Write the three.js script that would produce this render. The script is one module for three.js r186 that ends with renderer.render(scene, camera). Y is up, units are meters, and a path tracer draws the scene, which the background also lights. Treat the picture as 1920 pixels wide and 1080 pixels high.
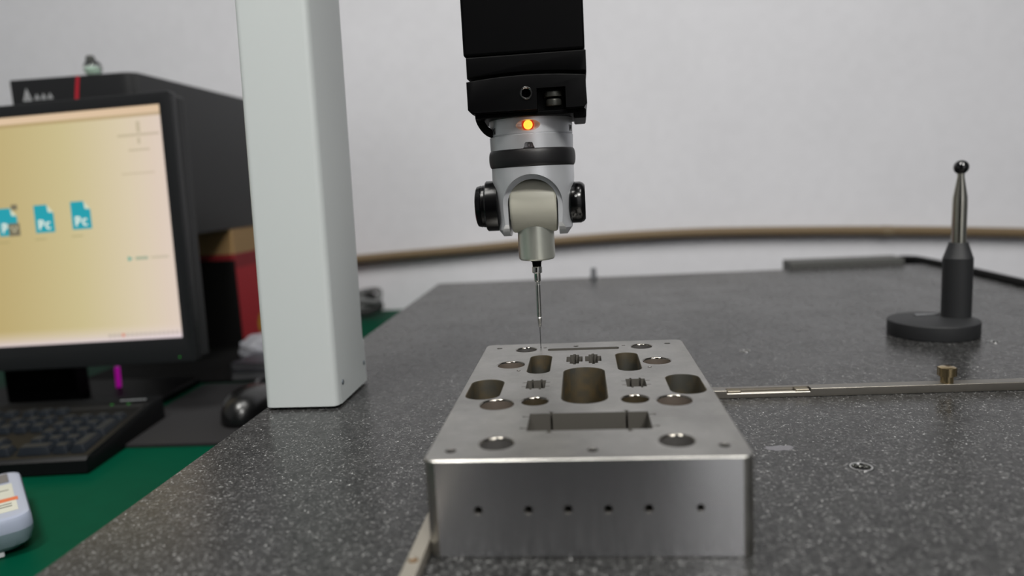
import * as THREE from 'three';
import { RoundedBoxGeometry } from 'three/addons/geometries/RoundedBoxGeometry.js';
import { RectAreaLightUniformsLib } from 'three/addons/lights/RectAreaLightUniformsLib.js';
import { mergeGeometries, mergeVertices, toCreasedNormals } from 'three/addons/utils/BufferGeometryUtils.js';
import { FontLoader } from 'three/addons/loaders/FontLoader.js';
import { TextGeometry } from 'three/addons/geometries/TextGeometry.js';
import { Brush, Evaluator, SUBTRACTION, INTERSECTION } from 'three-bvh-csg';

// ---------------------------------------------------------------- camera, lights, exposure
const scene = new THREE.Scene();
const camera = new THREE.PerspectiveCamera(44.08, 16 / 9, 0.02, 30);
camera.position.set(0.0726, 0.161, 0.2886);
camera.rotation.order = 'YXZ';
camera.rotation.set(-0.1434, 0.1018, -0.0543);
camera.focus = 0.465;
camera.userData.fStop = 3.9;
scene.add(camera);
const EXPOSURE = 1.0;
const renderer = new THREE.WebGLRenderer({ antialias: true });
renderer.toneMapping = THREE.LinearToneMapping;
renderer.toneMappingExposure = EXPOSURE;
renderer.shadowMap.enabled = true;
RectAreaLightUniformsLib.init();
scene.background = new THREE.Color(0x000000);
// the ceiling fittings, the last two added for their light: [x, z, turn, width, length, intensity]
const CEILING_Y = 1.9, FLOOR_Y = -0.86;
const FITTINGS = [
  { x: -0.45, z: 0.40, w: 0.32, l: 0.6, i: 46, label: 'white ceiling light above the near left side' },
  { x: 0.92, z: 0.40, w: 0.32, l: 0.6, i: 13, label: 'white ceiling light above the near right side' },
  { x: 0.10, z: -0.12, w: 0.7, l: 0.3, i: 14, label: 'added ceiling light that brightens the middle of the back wall' },  // added to wash the back wall with light
  { x: 0.80, z: 1.55, w: 0.6, l: 0.6, i: 50, label: 'added ceiling light behind the camera on the right, for the bright reflection' },  // added to light what the block's front face mirrors
];

// ---------------------------------------------------------------- helpers
let seed = 12345;
const rnd = () => { seed = (seed * 1664525 + 1013904223) >>> 0; return seed / 4294967296; };
const V = (x, y, z) => new THREE.Vector3(x, y, z);
const V2 = (x, y) => new THREE.Vector2(x, y);
const used = {};
function numbered(name) { const n = used[name] = (used[name] ?? -1) + 1; return n ? `${name}_${String(n).padStart(3, '0')}` : name; }
function shade(m) { m.castShadow = true; m.receiveShadow = true; return m; }
function thing(name, pos, label, category, turn = 0, group) {
  const o = new THREE.Group(); o.name = numbered(name); o.position.set(...pos); o.rotation.y = turn; scene.add(o);
  o.userData = { label, category }; if (group) o.userData.group = group;
  return o;
}
function part(name, geos, mat, parent, label) {
  const g = Array.isArray(geos) ? join(geos) : geos;
  const m = shade(new THREE.Mesh(g, mat)); m.name = name; if (label) m.userData.label = label;
  parent.add(m); return m;
}
function single(name, geos, mat, pos, label, category, turn = 0, group) {
  const m = shade(new THREE.Mesh(Array.isArray(geos) ? join(geos) : geos, mat)); m.name = numbered(name);
  m.position.set(...pos); m.rotation.y = turn; m.userData = { label, category }; if (group) m.userData.group = group;
  scene.add(m); return m;
}
function struct(name, geos, mat) {
  const m = shade(new THREE.Mesh(Array.isArray(geos) ? join(geos) : geos, mat)); m.name = name; m.userData = { kind: 'structure' };
  scene.add(m); return m;
}
function norm(g) { // same attribute set, not indexed
  let h = g.index ? g.toNonIndexed() : g.clone();
  for (const k of Object.keys(h.attributes)) if (!['position', 'normal', 'uv'].includes(k)) h.deleteAttribute(k);
  if (!h.attributes.normal) h.computeVertexNormals();
  if (!h.attributes.uv) h.setAttribute('uv', new THREE.BufferAttribute(new Float32Array(h.attributes.position.count * 2), 2));
  h.clearGroups(); return h;
}
function join(list) { return list.length === 1 ? list[0] : mergeGeometries(list.map(norm)); }
function boxUV(g, s = 1) { // uv in metres from the main direction of each face
  const h = norm(g), p = h.attributes.position, uv = h.attributes.uv, a = V(), b = V(), c = V();
  for (let i = 0; i < p.count; i += 3) {
    a.fromBufferAttribute(p, i); b.fromBufferAttribute(p, i + 1); c.fromBufferAttribute(p, i + 2);
    const n = b.clone().sub(a).cross(c.clone().sub(a)); const x = Math.abs(n.x), y = Math.abs(n.y), z = Math.abs(n.z);
    [a, b, c].forEach((q, k) => { const u = y >= x && y >= z ? [q.x, -q.z] : x >= z ? [q.z, q.y] : [q.x, q.y]; uv.setXY(i + k, u[0] * s, u[1] * s); });
  }
  return h;
}
const box = (w, h, d, x = 0, y = 0, z = 0) => new THREE.BoxGeometry(w, h, d).translate(x, y, z);
const rbox = (w, h, d, r, x = 0, y = 0, z = 0, seg = 3) => new RoundedBoxGeometry(w, h, d, seg, Math.min(r, w / 2 - 1e-5, h / 2 - 1e-5, d / 2 - 1e-5)).translate(x, y, z);
const span = (x0, x1, y0, y1, z0, z1, r = 0) => r ? rbox(x1 - x0, y1 - y0, z1 - z0, r, (x0 + x1) / 2, (y0 + y1) / 2, (z0 + z1) / 2) : box(x1 - x0, y1 - y0, z1 - z0, (x0 + x1) / 2, (y0 + y1) / 2, (z0 + z1) / 2);
// a lathe with sharp corners kept: profile [[r, y], ...]
function lathe(profile, seg = 48, crease = 0.6) {
  const g = new THREE.LatheGeometry(profile.map((p) => V2(Math.max(p[0], 0), p[1])), seg);
  g.deleteAttribute('normal');
  return creased(fixed(g), crease);
}
function fixed(g) { // drop zero-area triangles so that normals are sound
  const h = g.index ? g.toNonIndexed() : g, p = h.attributes.position, keep = [], a = V(), b = V(), c = V();
  for (let i = 0; i < p.count; i += 3) {
    a.fromBufferAttribute(p, i); b.fromBufferAttribute(p, i + 1); c.fromBufferAttribute(p, i + 2);
    if (b.sub(a).cross(c.sub(a)).length() > 1e-14) keep.push(i, i + 1, i + 2);
  }
  const out = new THREE.BufferGeometry();
  for (const k of ['position', 'uv']) if (h.attributes[k]) {
    const s = h.attributes[k], arr = new Float32Array(keep.length * s.itemSize);
    keep.forEach((j, n) => { for (let q = 0; q < s.itemSize; q++) arr[n * s.itemSize + q] = s.array[j * s.itemSize + q]; });
    out.setAttribute(k, new THREE.BufferAttribute(arr, s.itemSize));
  }
  return out;
}
// creased normals at millimetre scale (the addon welds within a hundredth of a unit)
function creased(g, a) { const h = toCreasedNormals(g.scale(2000, 2000, 2000), a); return h.scale(1 / 2000, 1 / 2000, 1 / 2000); }
// lathe profile of a cylinder with rounded rims
function rimmed(r, y0, y1, e0 = 0, e1 = 0) {
  const pts = [[0, y0]];
  if (e0) for (let i = 0; i <= 4; i++) { const a = i / 4 * Math.PI / 2; pts.push([r - e0 + e0 * Math.sin(a), y0 + e0 - e0 * Math.cos(a)]); } else pts.push([r, y0]);
  if (e1) for (let i = 0; i <= 4; i++) { const a = i / 4 * Math.PI / 2; pts.push([r - e1 + e1 * Math.cos(a), y1 - e1 + e1 * Math.sin(a)]); } else pts.push([r, y1]);
  pts.push([0, y1]); return pts;
}
const tube = (pts, r, seg = 40, rad = 12) => new THREE.TubeGeometry(new THREE.CatmullRomCurve3(pts.map((p) => V(...p)), false, 'centripetal'), seg, r, rad, false);
function circle(x, y, r, n = 48) { const out = []; for (let i = 0; i < n; i++) { const a = i / n * Math.PI * 2; out.push(V2(x + r * Math.cos(a), y + r * Math.sin(a))); } return out; }
function stadium(x0, x1, y0, y1, o = 0, flat = 0.86) { // slot along y with round ends; o grows the outline
  const r = (x1 - x0) / 2 + o, cx = (x0 + x1) / 2, e = r * flat, out = [], n = 20;
  for (let i = 0; i <= n; i++) { const a = i / n * Math.PI; out.push(V2(cx + r * Math.cos(a), y1 + o - e + e * Math.sin(a))); }
  for (let i = 0; i <= n; i++) { const a = Math.PI + i / n * Math.PI; out.push(V2(cx + r * Math.cos(a), y0 - o + e + e * Math.sin(a))); }
  return out;
}
function roundRect(x0, x1, y0, y1, r, n = 6) {
  const out = [], c = [[x1 - r, y1 - r, 0], [x0 + r, y1 - r, 1], [x0 + r, y0 + r, 2], [x1 - r, y0 + r, 3]];
  for (const [x, y, q] of c) for (let i = 0; i <= n; i++) { const a = (q + i / n) * Math.PI / 2; out.push(V2(x + r * Math.cos(a), y + r * Math.sin(a))); }
  return out;
}
// joins rings of equal count (arrays of Vector3); inward true for the wall of a hole
function bands(rings, inward = false, skip) {
  const pos = [];
  for (let k = 0; k + 1 < rings.length; k++) for (let i = 0, n = rings[k].length; i < n; i++) {
    const a = rings[k][i], b = rings[k][(i + 1) % n], c = rings[k + 1][(i + 1) % n], d = rings[k + 1][i];
    if (skip && skip(a, b, k)) continue;
    const t = inward ? [a, b, c, a, c, d] : [a, c, b, a, d, c];
    for (const p of t) pos.push(p.x, p.y, p.z);
  }
  const g = new THREE.BufferGeometry(); g.setAttribute('position', new THREE.BufferAttribute(new Float32Array(pos), 3));
  return g;
}
const lift = (ring, y) => ring.map((p) => V(p.x, y, -p.y)); // plan (x, depth) to world
const ev = new Evaluator(); ev.attributes = ['position', 'normal']; ev.useGroups = false;
function csg(a, b, op) {
  const mk = (g) => { const h = norm(g); h.deleteAttribute('uv'); const br = new Brush(h); br.updateMatrixWorld(); return br; };
  const r = ev.evaluate(mk(a), mk(b), op); return r.geometry;
}
const cut = (a, ...bs) => bs.reduce((x, b) => csg(x, b, SUBTRACTION), a);
const meet = (a, b) => csg(a, b, INTERSECTION);
const smooth = (g, crease = 0.55) => { const h = norm(g); h.deleteAttribute('normal'); h.deleteAttribute('uv'); return creased(fixed(h), crease); };

// ---------------------------------------------------------------- textures and materials
function noiseGrid(n, cells, rand) { // tiling value noise, n x n
  const g = new Float32Array(cells * cells).map(() => rand()), out = new Float32Array(n * n), s = (t) => t * t * (3 - 2 * t);
  for (let y = 0; y < n; y++) for (let x = 0; x < n; x++) {
    const fx = x / n * cells, fy = y / n * cells, ix = Math.floor(fx), iy = Math.floor(fy), tx = s(fx - ix), ty = s(fy - iy);
    const q = (a, b) => g[((b + cells) % cells) * cells + (a + cells) % cells];
    out[y * n + x] = (q(ix, iy) * (1 - tx) + q(ix + 1, iy) * tx) * (1 - ty) + (q(ix, iy + 1) * (1 - tx) + q(ix + 1, iy + 1) * tx) * ty;
  }
  return out;
}
function dataTex(n, fn, srgb = true, rx = 1, ry = rx) {
  const d = new Uint8Array(n * n * 4);
  for (let y = 0; y < n; y++) for (let x = 0; x < n; x++) { const c = fn(x, y), i = (y * n + x) * 4; for (let k = 0; k < 3; k++) d[i + k] = Math.max(0, Math.min(255, Array.isArray(c) ? c[k] : c)); d[i + 3] = 255; }
  const t = new THREE.DataTexture(d, n, n); t.wrapS = t.wrapT = THREE.RepeatWrapping; t.magFilter = THREE.LinearFilter; t.minFilter = THREE.LinearMipmapLinearFilter; t.generateMipmaps = true;
  if (srgb) t.colorSpace = THREE.SRGBColorSpace; t.repeat.set(rx, ry); t.needsUpdate = true; return t;
}
function canvasTex(w, h, draw) {
  const c = document.createElement('canvas'); c.width = w; c.height = h; draw(c.getContext('2d'), w, h);
  const t = new THREE.CanvasTexture(c); t.colorSpace = THREE.SRGBColorSpace; t.magFilter = THREE.LinearFilter; return t;
}
const std = (o) => new THREE.MeshStandardMaterial(o);
const phys = (o) => new THREE.MeshPhysicalMaterial(o);

// granite: dark ground with pale crystals of 0.5 to 3 mm; the tile is 0.42 m wide
const GN = 2048;
const graniteMap = (() => {
  const b1 = noiseGrid(GN, 64, rnd), b2 = noiseGrid(GN, 300, rnd), b3 = noiseGrid(GN, 700, rnd);
  const v = new Float32Array(GN * GN).map((_, i) => 12 + 8 * b1[i] + 18 * b2[i] + 24 * b3[i]);
  for (let k = 0; k < 120000; k++) {
    const cx = rnd() * GN, cy = rnd() * GN, big = rnd(), len = 1.6 + 8 * big * big * big, wid = 1.1 + 1.2 * rnd() * (0.4 + big), an = rnd() * Math.PI, ca = Math.cos(an), sa = Math.sin(an), amp = 8 + 72 * Math.pow(rnd(), 2.3), r = Math.ceil(len + 2);
    for (let y = -r; y <= r; y++) for (let x = -r; x <= r; x++) {
      const u = (x * ca + y * sa) / len, w = (-x * sa + y * ca) / wid, q = u * u + w * w;
      if (q < 1) { const i = ((Math.floor(cy + y) + GN) % GN) * GN + (Math.floor(cx + x) + GN) % GN; v[i] += amp * (1 - q) * (0.55 + 0.9 * b3[i]); }
    }
  }
  return dataTex(GN, (x, y) => { const g = Math.min(v[y * GN + x], 215); return [g, g, g * 0.995]; }, true, 1 / 0.42);
})();
const graniteRough = dataTex(512, (() => { const a = noiseGrid(512, 12, rnd), b = noiseGrid(512, 128, rnd); return (x, y) => 255 * (0.19 + 0.06 * a[y * 512 + x] + 0.1 * b[y * 512 + x]); })(), false, 1 / 0.42);
const granite = phys({ map: graniteMap, roughness: 1, roughnessMap: graniteRough, ior: 1.5, specularIntensity: 0.55 });
const graniteSide = std({ map: graniteMap, roughness: 0.7 });

// ground steel: fine cloudy sheen plus faint straight grain
const grain = dataTex(512, (() => { const a = noiseGrid(512, 8, rnd), b = noiseGrid(512, 200, rnd), rows = new Float32Array(512).map(() => rnd()); return (x, y) => 255 * (0.27 + 0.10 * a[y * 512 + x] + 0.05 * b[y * 512 + x] + 0.04 * rows[y]); })(), false, 9);
const steelTint = dataTex(512, (() => { const a = noiseGrid(512, 6, rnd), b = noiseGrid(512, 24, rnd), c = noiseGrid(512, 90, rnd); return (x, y) => { const i = y * 512 + x, g = 144 + 20 * a[i] + 12 * b[i] + 6 * c[i]; return [g * 1.0, g * 0.99, g * 0.965]; }; })(), true, 6);
const steel = std({ color: 0xffffff, map: steelTint, metalness: 1, roughness: 1, roughnessMap: grain });
const groundFace = phys({ color: 0xb4b4b7, metalness: 0.95, roughness: 0.22, anisotropy: 1, anisotropyRotation: Math.PI / 2 });
const drillSteel = std({ color: 0x5c5a57, metalness: 0.8, roughness: 0.45 });
const rimSteel = std({ color: 0x8d8982, metalness: 1, roughness: 0.1 });
const boreDark = std({ color: 0x6b6967, metalness: 0.5, roughness: 0.42 });
const boreSteel = std({ color: 0x766c63, metalness: 0.4, roughness: 0.4 });
const stained = dataTex(512, (() => { const a = noiseGrid(512, 5, rnd), b = noiseGrid(512, 18, rnd), c = noiseGrid(512, 70, rnd); return (x, y) => { const i = y * 512 + x, t = a[i] * 0.6 + b[i] * 0.3 + c[i] * 0.1, k = Math.max(0, t * 2.4 - 0.85); return [50 + 24 * k, 49 + 13 * k, 43 - 3 * k]; }; })(), true, 14);
const pocketSteel = std({ map: stained, metalness: 0.3, roughness: 0.6 });
const wireCut = std({ color: 0x696660, metalness: 0.5, roughness: 0.5 });

const paintWhite = std({ color: 0xc4c9c9, roughness: 0.42 });
const black = phys({ color: 0x030304, roughness: 0.5, specularIntensity: 0.12 });
const blackSatin = phys({ color: 0x050506, roughness: 0.4, specularIntensity: 0.22 });
const blackGloss = phys({ color: 0x040405, roughness: 0.22, specularIntensity: 0.6, clearcoat: 0.2, clearcoatRoughness: 0.15 });
const rubber = std({ color: 0x141315, roughness: 0.46 });
const deepBlack = phys({ color: 0x030303, roughness: 0.8, specularIntensity: 0.3 });
const silver = std({ color: 0xcfd1d5, metalness: 0.5, roughness: 0.36 });
const barrel = std({ color: 0xd2d4ca, metalness: 0.75, roughness: 0.3 });
const cream = std({ color: 0xb5b3a6, roughness: 0.45 });
const bright = std({ color: 0xc9c9c6, metalness: 1, roughness: 0.14 });
const dullSteel = std({ color: 0x817d76, metalness: 0.9, roughness: 0.34 });
const needle = std({ color: 0x3a3a3b, metalness: 0.6, roughness: 0.35 });

// ---------------------------------------------------------------- the room
const plaster = std({ color: 0xdbdbe0, roughness: 0.75, map: dataTex(256, (() => { const a = noiseGrid(256, 8, rnd), b = noiseGrid(256, 60, rnd); return (x, y) => 246 + 5 * a[y * 256 + x] + 4 * b[y * 256 + x]; })(), true, 1) });
const RX0 = -1.75, RX1 = 2.35, RZ0 = -1.32, RZ1 = 2.6, T = 0.12;
struct('wall_back', boxUV(span(RX0 - T, RX1 + T, FLOOR_Y, CEILING_Y, RZ0 - T, RZ0)), plaster);
struct('wall_front', boxUV(span(RX0 - T, RX1 + T, FLOOR_Y, CEILING_Y, RZ1, RZ1 + T)), plaster);
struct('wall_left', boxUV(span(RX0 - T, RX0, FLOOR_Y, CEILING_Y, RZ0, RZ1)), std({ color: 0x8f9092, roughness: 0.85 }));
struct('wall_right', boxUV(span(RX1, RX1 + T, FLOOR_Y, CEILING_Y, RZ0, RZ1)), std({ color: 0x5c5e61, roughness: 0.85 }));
struct('floor', boxUV(span(RX0 - T, RX1 + T, FLOOR_Y - T, FLOOR_Y, RZ0 - T, RZ1 + T)), std({ color: 0x26292a, roughness: 0.9 }));
struct('ceiling', boxUV(span(RX0 - T, RX1 + T, CEILING_Y, CEILING_Y + T, RZ0 - T, RZ1 + T)), std({ color: 0xa2a2a0, roughness: 0.9 }));
for (const f of FITTINGS) {
  const t = thing('ceiling_light', [f.x, CEILING_Y, f.z], f.label, 'ceiling light');
  part('housing', rbox(f.w + 0.05, 0.04, f.l + 0.05, 0.008, 0, -0.021, 0), std({ color: 0xe8e8e6, roughness: 0.5 }), t);
  part('diffuser', rbox(f.w, 0.012, f.l, 0.005, 0, -0.046, 0), std({ color: 0xffffff, emissive: 0xffffff, emissiveIntensity: 2.5, roughness: 0.6 }), t);
  const L = new THREE.RectAreaLight(0xfffdf8, f.i, f.w, f.l); L.position.set(f.x, CEILING_Y - 0.056, f.z); L.rotation.x = -Math.PI / 2; scene.add(L);
}

{
  const t = thing('added_white_cabinet', [0.84, FLOOR_Y, 1.62], 'unseen white cabinet added for the bright reflection in the right end of the steel block', 'cabinet');  // added behind the camera as a bright surface for the block to mirror
  const w = std({ color: 0xe4e6e6, roughness: 0.5 });
  part('shell', rbox(1.0, 0.82, 0.4, 0.006, 0, 0.41, 0), w, t);
  for (const s of [-1, 1]) part('door', rbox(0.48, 0.74, 0.012, 0.003, s * 0.246, 0.41, -0.203), w, t);
}
{
  const t = thing('added_dark_cupboard', [-0.66, FLOOR_Y, 2.36], 'unseen dark cupboard added for the dark reflection in the left part of the steel block', 'cupboard');  // added behind the camera as a dark surface for the block to mirror
  const w = phys({ color: 0x17191b, roughness: 0.6, specularIntensity: 0.4 });
  part('shell', rbox(2.12, 2.5, 0.42, 0.006, 0, 1.25, 0), w, t);
  for (const k of [-1, 0, 1]) part('door', rbox(0.68, 2.4, 0.014, 0.003, k * 0.70, 1.25, -0.213), w, t);
}
// ---------------------------------------------------------------- the granite table
{
  const t = thing('granite_table', [0, 0, 0], 'dark speckled granite measuring table under the steel block', 'measuring table');
  const X0 = -0.178, X1 = 0.62, Z0 = -0.91, Z1 = 0.075, H = 0.16;
  const holes = [[0.2180, -0.0941, 0.0064], [0.4334, -0.3686, 0.0052], [0.2165, -0.3624, 0.0052]];
  const plan = roundRect(X0 + 0.002, X1 - 0.002, -Z1 + 0.002, -Z0 - 0.002, 0.004, 3), top = new THREE.Shape(plan);
  for (const [x, z, r] of holes) top.holes.push(new THREE.Path(circle(x, -z, r, 36).reverse()));
  const topG = new THREE.ShapeGeometry(top).rotateX(-Math.PI / 2);
  const big = roundRect(X0, X1, -Z1, -Z0, 0.006, 3);
  const walls = smooth(bands([lift(plan, 0), lift(big, -0.002), lift(big, -H)]));
  const bores = holes.map(([x, z, r]) => smooth(bands([lift(circle(x, -z, r, 36), 0), lift(circle(x, -z, r, 36), -0.02)], true)));
  part('slab', join([topG, walls, new THREE.ShapeGeometry(new THREE.Shape(big)).rotateX(Math.PI / 2).translate(0, -H, 0).scale(1, 1, -1), ...bores].map((g) => boxUV(g))), granite, t);
  for (const [x, z, r] of holes) {
    const g = lathe([[r * 0.70, -0.004], [r * 0.70, -0.0010], [r * 0.78, 0.0003], [r * 0.93, 0.0003], [r * 0.985, -0.0006], [r * 0.985, -0.004]], 36).translate(x, 0, z);
    const ins = part('threaded_insert', g, bright, t);
    part('thread', [0, 1, 2, 3, 4].map((k) => new THREE.TorusGeometry(r * 0.70, r * 0.05, 6, 30).rotateX(Math.PI / 2).translate(x, -0.003 - k * 0.0015, z)).concat([new THREE.CylinderGeometry(r * 0.72, r * 0.72, 0.010, 30, 1, true).translate(x, -0.009, z), new THREE.CircleGeometry(r * 0.72, 24).rotateX(-Math.PI / 2).translate(x, -0.0138, z)]), std({ color: 0x1d1d1e, metalness: 0.5, roughness: 0.5 }), ins);
  }
  { const p = []; for (let k = 0; k < 22; k++) { const a = k / 22 * Math.PI * 2, r = 0.7 + 0.5 * rnd(); p.push(V2(0.1835 + Math.cos(a) * 0.0085 * r, 0.1237 + Math.sin(a) * 0.0045 * r)); }
    part('wear_mark', new THREE.ExtrudeGeometry(new THREE.Shape(p), { depth: 0.00008, bevelEnabled: false }).rotateX(-Math.PI / 2), std({ color: 0x5d5c60, roughness: 0.8 }), t, 'pale worn patch'); }
  part('base_frame', [span(X0 + 0.03, X1 - 0.03, -0.3, -H, Z0 + 0.05, Z1 - 0.03, 0.01), ...[[X0 + 0.1, Z0 + 0.12], [X1 - 0.1, Z0 + 0.12], [X0 + 0.1, Z1 - 0.12], [X1 - 0.1, Z1 - 0.12]].map(([x, z]) => span(x - 0.05, x + 0.05, FLOOR_Y, -0.3, z - 0.05, z + 0.05, 0.006))], std({ color: 0xb9bdbb, roughness: 0.5 }), t);
}

single('edge_hose', tube([[0.6282, 0.0005, 0.05], [0.6282, 0.0005, -0.2], [0.6282, 0.0005, -0.6], [0.6285, 0.0005, -0.92], [0.622, 0.0005, -0.955], [0.604, -0.004, -0.984], [0.580, -0.03, -1.012], [0.560, -0.10, -1.03], [0.555, -0.4, -1.04], [0.555, FLOOR_Y + 0.0085, -1.04]], 0.0078, 140, 12), deepBlack, [0, 0, 0], 'black rubber hose along the right edge of the granite, bending away at the far corner', 'hose');
single('rear_housing', span(0.412, 0.592, FLOOR_Y, 0.0105, -0.960, -0.914, 0.002), std({ color: 0x4a4a48, roughness: 0.6 }), [0, 0, 0], 'low grey housing behind the far edge of the granite, left of the black sphere post', 'housing');

// ---------------------------------------------------------------- the steel block
{
  const W = 0.1406, L = 0.2216, H = 0.0449, R = 0.005, C = 0.0005, mm = 0.001;
  const t = thing('steel_block', [0, 0, 0], 'ground steel mould block full of bores and pockets, under the probe', 'steel block');
  const bores = [[30.2, 19.8, 7.6], [111, 19.8, 7.5], [23.5, 78.2, 8.9], [117.6, 78.8, 8.9], [43.8, 82.3, 7.1], [97.4, 82.6, 7.1], [23.3, 162.2, 8.6], [117.2, 162.2, 8.5], [30.2, 203.6, 7.1], [110.9, 203.6, 7.0]];
  const pockets = [[58.2, 82.9, 76.2, 150.5], [4.0, 23.0, 87.6, 127.4], [117.9, 136.8, 89, 128.4], [35.1, 49.1, 138.8, 185.4], [91.9, 106, 139.4, 186]];
  const small = [[10.4, 11.6, 2.3], [73.6, 10.2, 2.2], [130.4, 13.2, 2.3], [29.5, 146.8, 1.05], [111.2, 146.9, 1.05], [10.4, 209.7, 1.8], [129.4, 210, 1.9], [65.3, 209.8, 1.6], [98.7, 207.2, 1.1], [43.4, 207.6, 1.1]];
  // outlines with relief notches, in millimetres
  const rel = (x0, x1, y0, y1, tx, ty, neck, len, head, mouth) => { // tx: x of the notches on the long sides, ty: on the short sides
    const p = [], P = (x, y) => p.push([x, y]);
    P(x0, y0); for (const x of tx) { P(x - neck / 2 - mouth, y0); P(x - neck / 2, y0 - len * 0.55); P(x - head / 2, y0 - len); P(x + head / 2, y0 - len); P(x + neck / 2, y0 - len * 0.55); P(x + neck / 2 + mouth, y0); }
    P(x1, y0); for (const y of ty) { P(x1, y - neck / 3); P(x1 + len * 0.7, y - neck / 3); P(x1 + len * 1.3, y - head / 4); P(x1 + len * 1.3, y + head / 4); P(x1 + len * 0.7, y + neck / 3); P(x1, y + neck / 3); }
    P(x1, y1); for (const x of [...tx].reverse()) { P(x + neck / 2 + mouth, y1); P(x + neck / 2, y1 + len * 0.55); P(x + head / 2, y1 + len); P(x - head / 2, y1 + len); P(x - neck / 2, y1 + len * 0.55); P(x - neck / 2 - mouth, y1); }
    P(x0, y1); for (const y of [...ty].reverse()) { P(x0, y + neck / 3); P(x0 - len * 0.7, y + neck / 3); P(x0 - len * 1.3, y + head / 4); P(x0 - len * 1.3, y - head / 4); P(x0 - len * 0.7, y - neck / 3); P(x0, y - neck / 3); }
    return p.map(([x, y]) => V2(x * mm, y * mm));
  };
  const cross = (cx, y0, y1) => { // stepped cross
    const h = (y1 - y0) / 2, cy = (y0 + y1) / 2, q = [[5.3, h * 0.5], [3, h * 0.5], [3, h * 0.85], [0.9, h * 0.85], [0.9, h]], p = [];
    for (const [x, y] of q) p.push([x, y]);
    for (const [x, y] of [...q].reverse()) p.push([-x, y]);
    for (const [x, y] of q) p.push([-x, -y]);
    for (const [x, y] of [...q].reverse()) p.push([x, -y]);
    return p.map(([x, y]) => V2((cx + x) * mm, (cy + y) * mm));
  };
  const cutouts = [
    rel(42.6, 102.1, 35.5, 61, [53.4, 91.5], [39.5, 56.5], 1.3, 2.7, 3.4, 0), rel(36.8, 48, 106.4, 123, [39.8, 45.2], [110.5, 118.5], 1.2, 2.0, 1.3, 0), rel(94.6, 105.8, 105, 121.2, [97.6, 103], [109.1, 117.1], 1.2, 2.0, 1.3, 0),
    cross(64.5, 158.5, 186), cross(76.8, 158.5, 186), roundRect(45.6 * mm, 95.2 * mm, 197.6 * mm, 204.6 * mm, 2 * mm, 4),
  ];
  const topOutline = roundRect(C, W - C, C, L - C, R - C), side = roundRect(0, W, 0, L, R), foot = roundRect(C, W - C, C, L - C, R - C);
  const B = (b, o = 0) => circle(b[0] * mm, b[1] * mm, b[2] * mm + o, 48), K = (p, o = 0) => stadium(p[0] * mm, p[1] * mm, p[2] * mm, p[3] * mm, o);
  const boreC = 0.0010, pockC = 0.0005, smallC = 0.0003;
  const face = (outline, mid) => { const s = new THREE.Shape(outline); for (const h of mid) s.holes.push(new THREE.Path(h.slice().reverse())); return new THREE.ShapeGeometry(s); };
  const topG = face(topOutline, [...bores.map((b) => B(b, boreC)), ...pockets.map((p) => K(p, pockC)), ...small.map((s) => circle(s[0] * mm, s[1] * mm, s[2] * mm + smallC, 24)), ...cutouts]).rotateX(-Math.PI / 2).translate(0, H, 0);
  const botG = face(foot, [...bores.map((b) => B(b)), ...pockets.map((p) => K(p)), ...cutouts]).rotateX(-Math.PI / 2);
  { const p = norm(botG); botG.index = null; const a = p.attributes.position; const arr = new Float32Array(a.array.length); for (let i = 0; i < a.count; i += 3) for (let k = 0; k < 3; k++) for (let c = 0; c < 3; c++) arr[(i + k) * 3 + c] = a.array[(i + 2 - k) * 3 + c]; botG.deleteAttribute('normal'); botG.deleteAttribute('uv'); botG.setAttribute('position', new THREE.BufferAttribute(arr, 3)); botG.computeVertexNormals(); }
  const isFront = (a, b, k) => k === 1 && Math.abs(a.z) < 1e-6 && Math.abs(b.z) < 1e-6;
  const sideG = smooth(bands([lift(topOutline, H), lift(side, H - C), lift(side, C), lift(foot, 0)], false, isFront), 0.45);
  const frontHoles = [[23.1, 22.1, 1.75], [45, 22.1, 1.75], [62.1, 22.2, 1.75], [79.2, 22.2, 1.75], [96.3, 22.4, 1.75], [117.8, 22.5, 1.5]];
  const frontS = new THREE.Shape([V2(R, C), V2(W - R, C), V2(W - R, H - C), V2(R, H - C)]);
  for (const [x, y, r] of frontHoles) frontS.holes.push(new THREE.Path(circle(x * mm, y * mm, r * mm + 0.0002, 24).reverse()));
  const frontG = new THREE.ShapeGeometry(frontS);
  const drill = frontHoles.map(([x, y, r]) => { const ring = (rr, z) => circle(x * mm, y * mm, rr, 24).map((p) => V(p.x, p.y, z)); return smooth(bands([ring(r * mm + 0.0002, 0), ring(r * mm, -0.0003), ring(r * mm, -0.018), ring(0.0001, -0.019)], true), 0.5); });
  const smallW = small.map((s) => { const c = (rr) => circle(s[0] * mm, s[1] * mm, rr, 24); return smooth(bands([lift(c(s[2] * mm + smallC), H), lift(c(s[2] * mm), H - smallC), lift(c(s[2] * mm), H - 0.014), lift(c(0.0001), H - 0.015)], true), 0.5); });
  part('block_body', join([topG, botG, sideG].map((g) => boxUV(g))), steel, t);
  for (const g of smallW) part('screw_hole', g, drillSteel, t);
  part('front_face', boxUV(frontG), groundFace, t, 'ground front face');
  for (const g of drill) part('screw_hole', g, drillSteel, t);
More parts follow.
